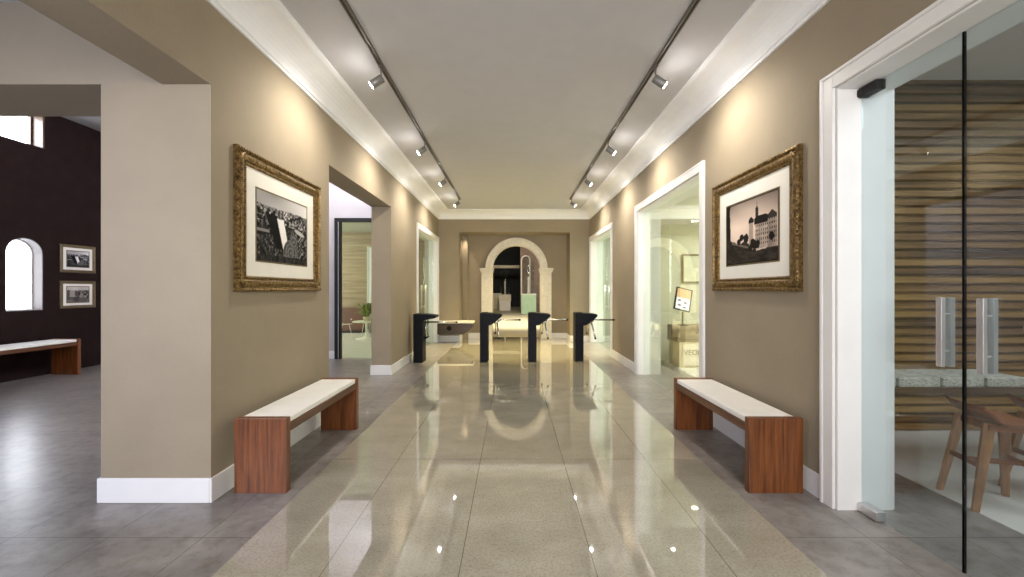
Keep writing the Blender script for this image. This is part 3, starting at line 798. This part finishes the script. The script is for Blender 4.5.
# ------------------------------------------------------------------ room 2: desk, screen, picture
t = thing('reception_desk', 'pale desk with lettered white front behind the middle glass screen', 'desk', (3.65, 7.35, 0))
b = MB(); b.box(-.72, .9, -.22, .25, 0, .455); b.build('base', M['cream'], t, .006)
b = MB(); b.box(-.66, .86, -.232, -.22, .04, .42); pf = b.build('front_panel', M['stonewhite'], t, .004)
b = MB(); b.prism([(-.22, .456), (-.27, .70), (-.27, .745), (.25, .745), (.25, .456)], 'X', -.75, .93); b.build('counter_top', M['palewood'], t, .006)
cu = bpy.data.curves.new('lettering', 'FONT'); cu.body = 'VEOD'; cu.size = .13; cu.extrude = .003; cu.align_x = 'CENTER'; cu.align_y = 'CENTER'
lo = bpy.data.objects.new('lettering_tmp', cu); COL.objects.link(lo)
dg = bpy.context.evaluated_depsgraph_get(); me = bpy.data.meshes.new_from_object(lo.evaluated_get(dg)); bpy.data.objects.remove(lo)
me.transform(Matrix.Rotation(PI/2, 4, 'X')); me.transform(Matrix.Translation((-.47, -.234, .27))); me.materials.clear(); me.materials.append(M['ink'])
lo = bpy.data.objects.new('lettering', me); COL.objects.link(lo); lo.parent = pf
t = thing('tablet_screen', 'lit tablet on a stand on the pale desk behind the glass screen', 'tablet', (3.05, 7.27, .745))
b = MB(); b.lathe([(.09, 0), (.09, .012), (.02, .02), (.014, .03), (.014, .25)], n=16); b.build('stand', M['darkmetal'], t)
ms = Matrix.Translation((0, -.02, .47)) @ Matrix.Rotation(math.radians(14), 4, 'Y') @ Matrix.Rotation(math.radians(-14), 4, 'X')
def scr(name, mat, parent, a):
    b = MB(); b.box(*a); b.bm.transform(ms); return b.build(name, M[mat], parent)
bz = scr('bezel', 'darkmetal', t, (-.15, .15, -.012, .012, -.21, .21))
scr('screen', 'screen', bz, (-.125, .125, -.0145, -.012, -.19, .02)); scr('screen_banner', 'screeno', bz, (-.125, .125, -.0145, -.012, .02, .19))
for i, (x, z) in enumerate(((-.07, -.03), (.04, -.06), (-.06, -.12), (.03, -.15))):
    scr('screen_icon', 'screend', bz, (x-.025, x+.03, -.016, -.0145, z-.014, z+.014))
t = thing('wall_panel', 'pale print in thin dark frame on the green wall', 'picture', (3.72, 7.948, 1.81))
b = MB(); 
for a in ((-.40, .40, .255, .285), (-.40, .40, -.285, -.255), (-.40, -.37, -.255, .255), (.37, .40, -.255, .255)): b.box(a[0], a[1], -.03, 0, a[2], a[3])
b.build('frame', M['gilt'], t)
b = MB(); b.box(-.37, .37, -.015, 0, -.255, .255); b.build('print', M['frost'], t)
t = thing('ceiling_downlight', 'small round downlight in the bulkhead of the green room', 'downlight', (3.35, 7.45, 2.68))
b = MB(); b.lathe([(.075, -.008), (.075, 0)], n=20); b.build('trim_ring', M['white'], t)
b = MB(); b.lathe([(.055, -.012), (.055, -.008)], n=20); b.build('lamp', M['lampwarm'], t)

# ------------------------------------------------------------------ timber room
t = thing('pedestal_table', 'white pedestal table behind the dark framed glass door', 'table', (-4.15, 11.25, .004))
b = MB(); b.lathe([(.30, 0), (.30, .012), (.12, .04), (.04, .10), (.03, .30), (.04, .44), (.08, .475)], n=28); b.build('pedestal', M['water'], t)
b = MB(); b.lathe([(.36, .476), (.38, .486), (.38, .498), (.36, .505)], n=32); b.build('table_top', M['water'], t)
t = thing('potted_plant', 'yellow green leafy plant on the white pedestal table', 'plant', (-4.15, 11.25, .509))
b = MB(); b.lathe([(.07, 0), (.10, .12), (.095, .12), (.09, .11)], n=18); b.build('pot', M['cream'], t)
b = MB(); r_ = random.Random(5)
for k in range(46):
    a = r_.random()*2*PI; l = .22+.22*r_.random(); up = .12+.30*r_.random()
    p0 = Vector((.03*math.cos(a), .03*math.sin(a), .11)); p1_ = p0+Vector((math.cos(a)*l*.5, math.sin(a)*l*.5, up)); p2 = p0+Vector((math.cos(a)*l, math.sin(a)*l, up*.75))
    s = Vector((-math.sin(a), math.cos(a), 0))
    v = [b.bm.verts.new(q) for q in (p0, p1_+s*.03, p2, p1_-s*.03)]; b.bm.faces.new(v)
b.build('foliage', M['leaf'], t)
def wire_chair(label, x, y, rz):
    t = thing('wire_chair', label, 'chair', (x, y, .004), rz, None)
    b = MB()
    for k in range(9):
        u = -.2+.05*k; b.tube([(u, -.22, .44), (u, .10, .42), (u, .20, .47), (u*1.05, .27, .78)], .006, 6)
    for (yy, z) in ((-.22, .44), (-.06, .43), (.10, .42)): b.tube([(-.2, yy, z), (.2, yy, z)], .006, 6)
    for (yy, z) in ((.215, .54), (.243, .66), (.27, .78)): b.tube([(-.205, yy, z), (.205, yy, z)], .006, 6)
    b.build('wire_shell', M['water'], t)
    for s in (-1, 1):
        b = MB(); b.tube([(s*.16, -.12, .43), (s*.20, -.21, 0.007)], .008, 6); b.build('leg', M['water'], t)
        b = MB(); b.tube([(s*.16, .12, .43), (s*.20, .22, 0.007)], .008, 6); b.build('leg', M['water'], t)
    return t
wire_chair('white wire chair nearer the dark door frame, left of the pedestal table', -4.75, 11.0, 1.2)
wire_chair('white wire chair behind the pedestal table', -4.35, 12.2, -.2)
t = thing('sideboard', 'low dark brown sideboard against the timber panelled wall', 'sideboard', (-5.55, 13.0, .004))
b = MB(); b.box(-.75, .75, -.25, .25, .08, .80); b.build('body', M['bwoodd'], t, .004)
for x in (-.375, .375):
    b = MB(); b.box(x-.365, x+.365, -.268, -.25, .10, .78); dd = b.build('door', M['bwoodd'], t, .003)
    b = MB(); b.box(x-.02, x+.02, -.28, -.268, .42, .46); b.build('handle', M['steel'], dd)
b = MB(); b.box(-.7, .7, -.2, .2, 0, .08); b.build('plinth', M['black'], t)

# ------------------------------------------------------------------ dim hall beyond the arch
t = thing('display_pedestal', 'green display block with tall glass case, right side of arch', 'display case', (.86, 22.9, 0))
b = MB(); b.box(-.42, .42, -.42, .42, 0, 1.10); b.build('pedestal', M['greenbox'], t, .01)
b = MB(); b.box(-.43, .43, -.43, .43, 1.10, 1.15); b.build('pedestal_top', M['stonewhite'], t, .005)
b = MB(); b.lathe([(.34, 1.152), (.34, 2.9), (.25, 3.15), (.12, 3.28), (.03, 3.32)], n=28); b.build('glass_case', M['vitrine'], t)
b = MB(); b.lathe([(.09, 1.152), (.05, 1.25), (.04, 1.9), (.06, 2.05), (.03, 2.12)], n=16); b.build('exhibit', M['stonewhite'], t)
t = thing('display_pedestal', 'cream display block with round glass case, left side of arch', 'display case', (-.55, 26.6, 0))
b = MB(); b.box(-.36, .36, -.36, .36, 0, .62); b.build('pedestal', M['stonewhite'], t, .01)
b = MB(); b.box(-.40, .40, -.40, .40, .62, 1.06); b.build('pedestal_top', M['cream'], t, .01)
b = MB(); b.lathe([(.30, 1.062), (.30, 2.55), (.2, 2.62), (.02, 2.65)], n=28); b.build('glass_case', M['vitrine'], t)
b = MB(); b.lathe([(.08, 1.062), (.05, 1.2), (.045, 1.75), (.07, 1.9), (.02, 1.98)], n=16); b.build('exhibit', M['stonewhite'], t)
t = thing('display_counter', 'low cream panelled counter at the back left through the arch', 'counter', (-1.75, 28.5, 0))
b = MB(); b.box(-.9, .9, -.3, .3, 0, 1.05)
for k in range(9): b.box(-.86+k*.195, -.72+k*.195, -.325, -.3, .08, .98)
b.build('body', M['cream'], t, .006)
b = MB(); b.box(-.95, .95, -.36, .33, 1.05, 1.12); b.build('counter_top', M['stonewhite'], t, .005)

# ------------------------------------------------------------------ lights
def area(name, loc, target, size, energy, col, size_y=None, spread=180):
    ld = bpy.data.lights.new(name, 'AREA'); ld.energy = energy; ld.color = col; ld.size = size; ld.spread = math.radians(spread)
    if size_y: ld.shape = 'RECTANGLE'; ld.size_y = size_y
    o = bpy.data.objects.new(name, ld); COL.objects.link(o); o.location = loc
    d = Vector(target)-Vector(loc); o.rotation_euler = d.to_track_quat('-Z', 'Y').to_euler(); return o
def spot(name, loc, target, energy, col, ang, blend=.6, soft=.05):
    ld = bpy.data.lights.new(name, 'SPOT'); ld.energy = energy; ld.color = col; ld.spot_size = math.radians(ang); ld.spot_blend = blend; ld.shadow_soft_size = soft
    o = bpy.data.objects.new(name, ld); COL.objects.link(o); o.location = loc
    o.rotation_euler = (Vector(target)-Vector(loc)).to_track_quat('-Z', 'Y').to_euler(); return o
WARM = (1, .87, .66); YEL = (1, .80, .36); COOL = (.90, .93, 1.0)
area('corridor_fill_light', (0, -2.6, 2.2), (0, 4, 1.8), 3.0, 70, (1, .97, .95), 1.8, 100)  # unseen fill lamp added behind the camera for soft ambient light
area('hall_daylight_fill', (-3.7, -.9, 1.9), (-2.5, 2.63, 1.4), 1.8, 38, (.70, .77, 1.0), 1.8, 110)  # unseen area lamp added to light the pillar face, standing in for daylight
area('room_light', (4.4, 1.2, 3.42), (4.4, 1.2, 0), 2.4, 64, COOL, 2.4)
area('green_room_light', (4.9, 6.2, 3.2), (4.4, 6.4, 0), 1.6, 190, (1, .98, .88), 1.6)
area('mint_room_light', (4.2, 9.8, 3.15), (4.2, 9.8, 0), 2.2, 100, (1, .98, .92), 2.2)
area('timber_room_light', (-6.8, 11.0, 3.25), (-5.6, 11.0, 0), 2.0, 200, (1, .95, .75), 2.4)
area('side_hall_light', (-4.0, 6.6, 4.2), (-3.4, 8.0, 3.2), 1.2, 19, (.92, .92, 1.0), .8)
spot('recess_downlight', (-1.36, 11.12, 2.90), (-1.36, 11.20, 0), 25, WARM, 60)
for x in (-.95, 0, .95): spot('corridor_end_downlight', (x, 9.55, 3.46), (x, 9.1, 0), 300, YEL, 76, .7, .012)
spot('recess_soffit_light', (.05, 11.0, 2.9), (.05, 10.6, 0), 120, YEL, 100, .9, .012)
spot('mint_room_floor_light', (4.6, 10.0, 3.0), (1.6, 9.1, 0), 500, (1, .97, .9), 50, .4, .1)
spot('far_floor_light', (.2, 15.5, 4.9), (.0, 17.0, 0), 900, (1, .9, .62), 80, .6, .1)
area('far_hall_light', (0.2, 14.6, 4.9), (.2, 23, 0), 2.4, 500, (1, .9, .66), 1.2)

# ------------------------------------------------------------------ world, camera, view
w = bpy.data.worlds.new('sky'); S.world = w; w.use_nodes = True
bg = w.node_tree.nodes['Background']; bg.inputs[0].default_value = (.86, .87, 1.0, 1); bg.inputs[1].default_value = 14.0
cd = bpy.data.cameras.new('camera'); cam = bpy.data.objects.new('camera', cd); COL.objects.link(cam)
cam.location = (-.035, 0, 1.4); cam.rotation_euler = (PI/2, 0, 0)
cd.sensor_width = 36; cd.lens = 400/1024*36; cd.shift_x = -.8/1024; cd.shift_y = .8/1024; cd.clip_start = .05
S.camera = cam
S.view_settings.view_transform = 'Standard'; S.view_settings.look = 'None'; S.view_settings.gamma = 1; S.view_settings.use_curve_mapping = False
S.view_settings.exposure = 0.58
S.cycles.use_denoising = True
S.cycles.max_bounces = 14; S.cycles.transparent_max_bounces = 24; S.cycles.diffuse_bounces = 6; S.cycles.glossy_bounces = 6
S.cycles.sample_clamp_indirect = 8
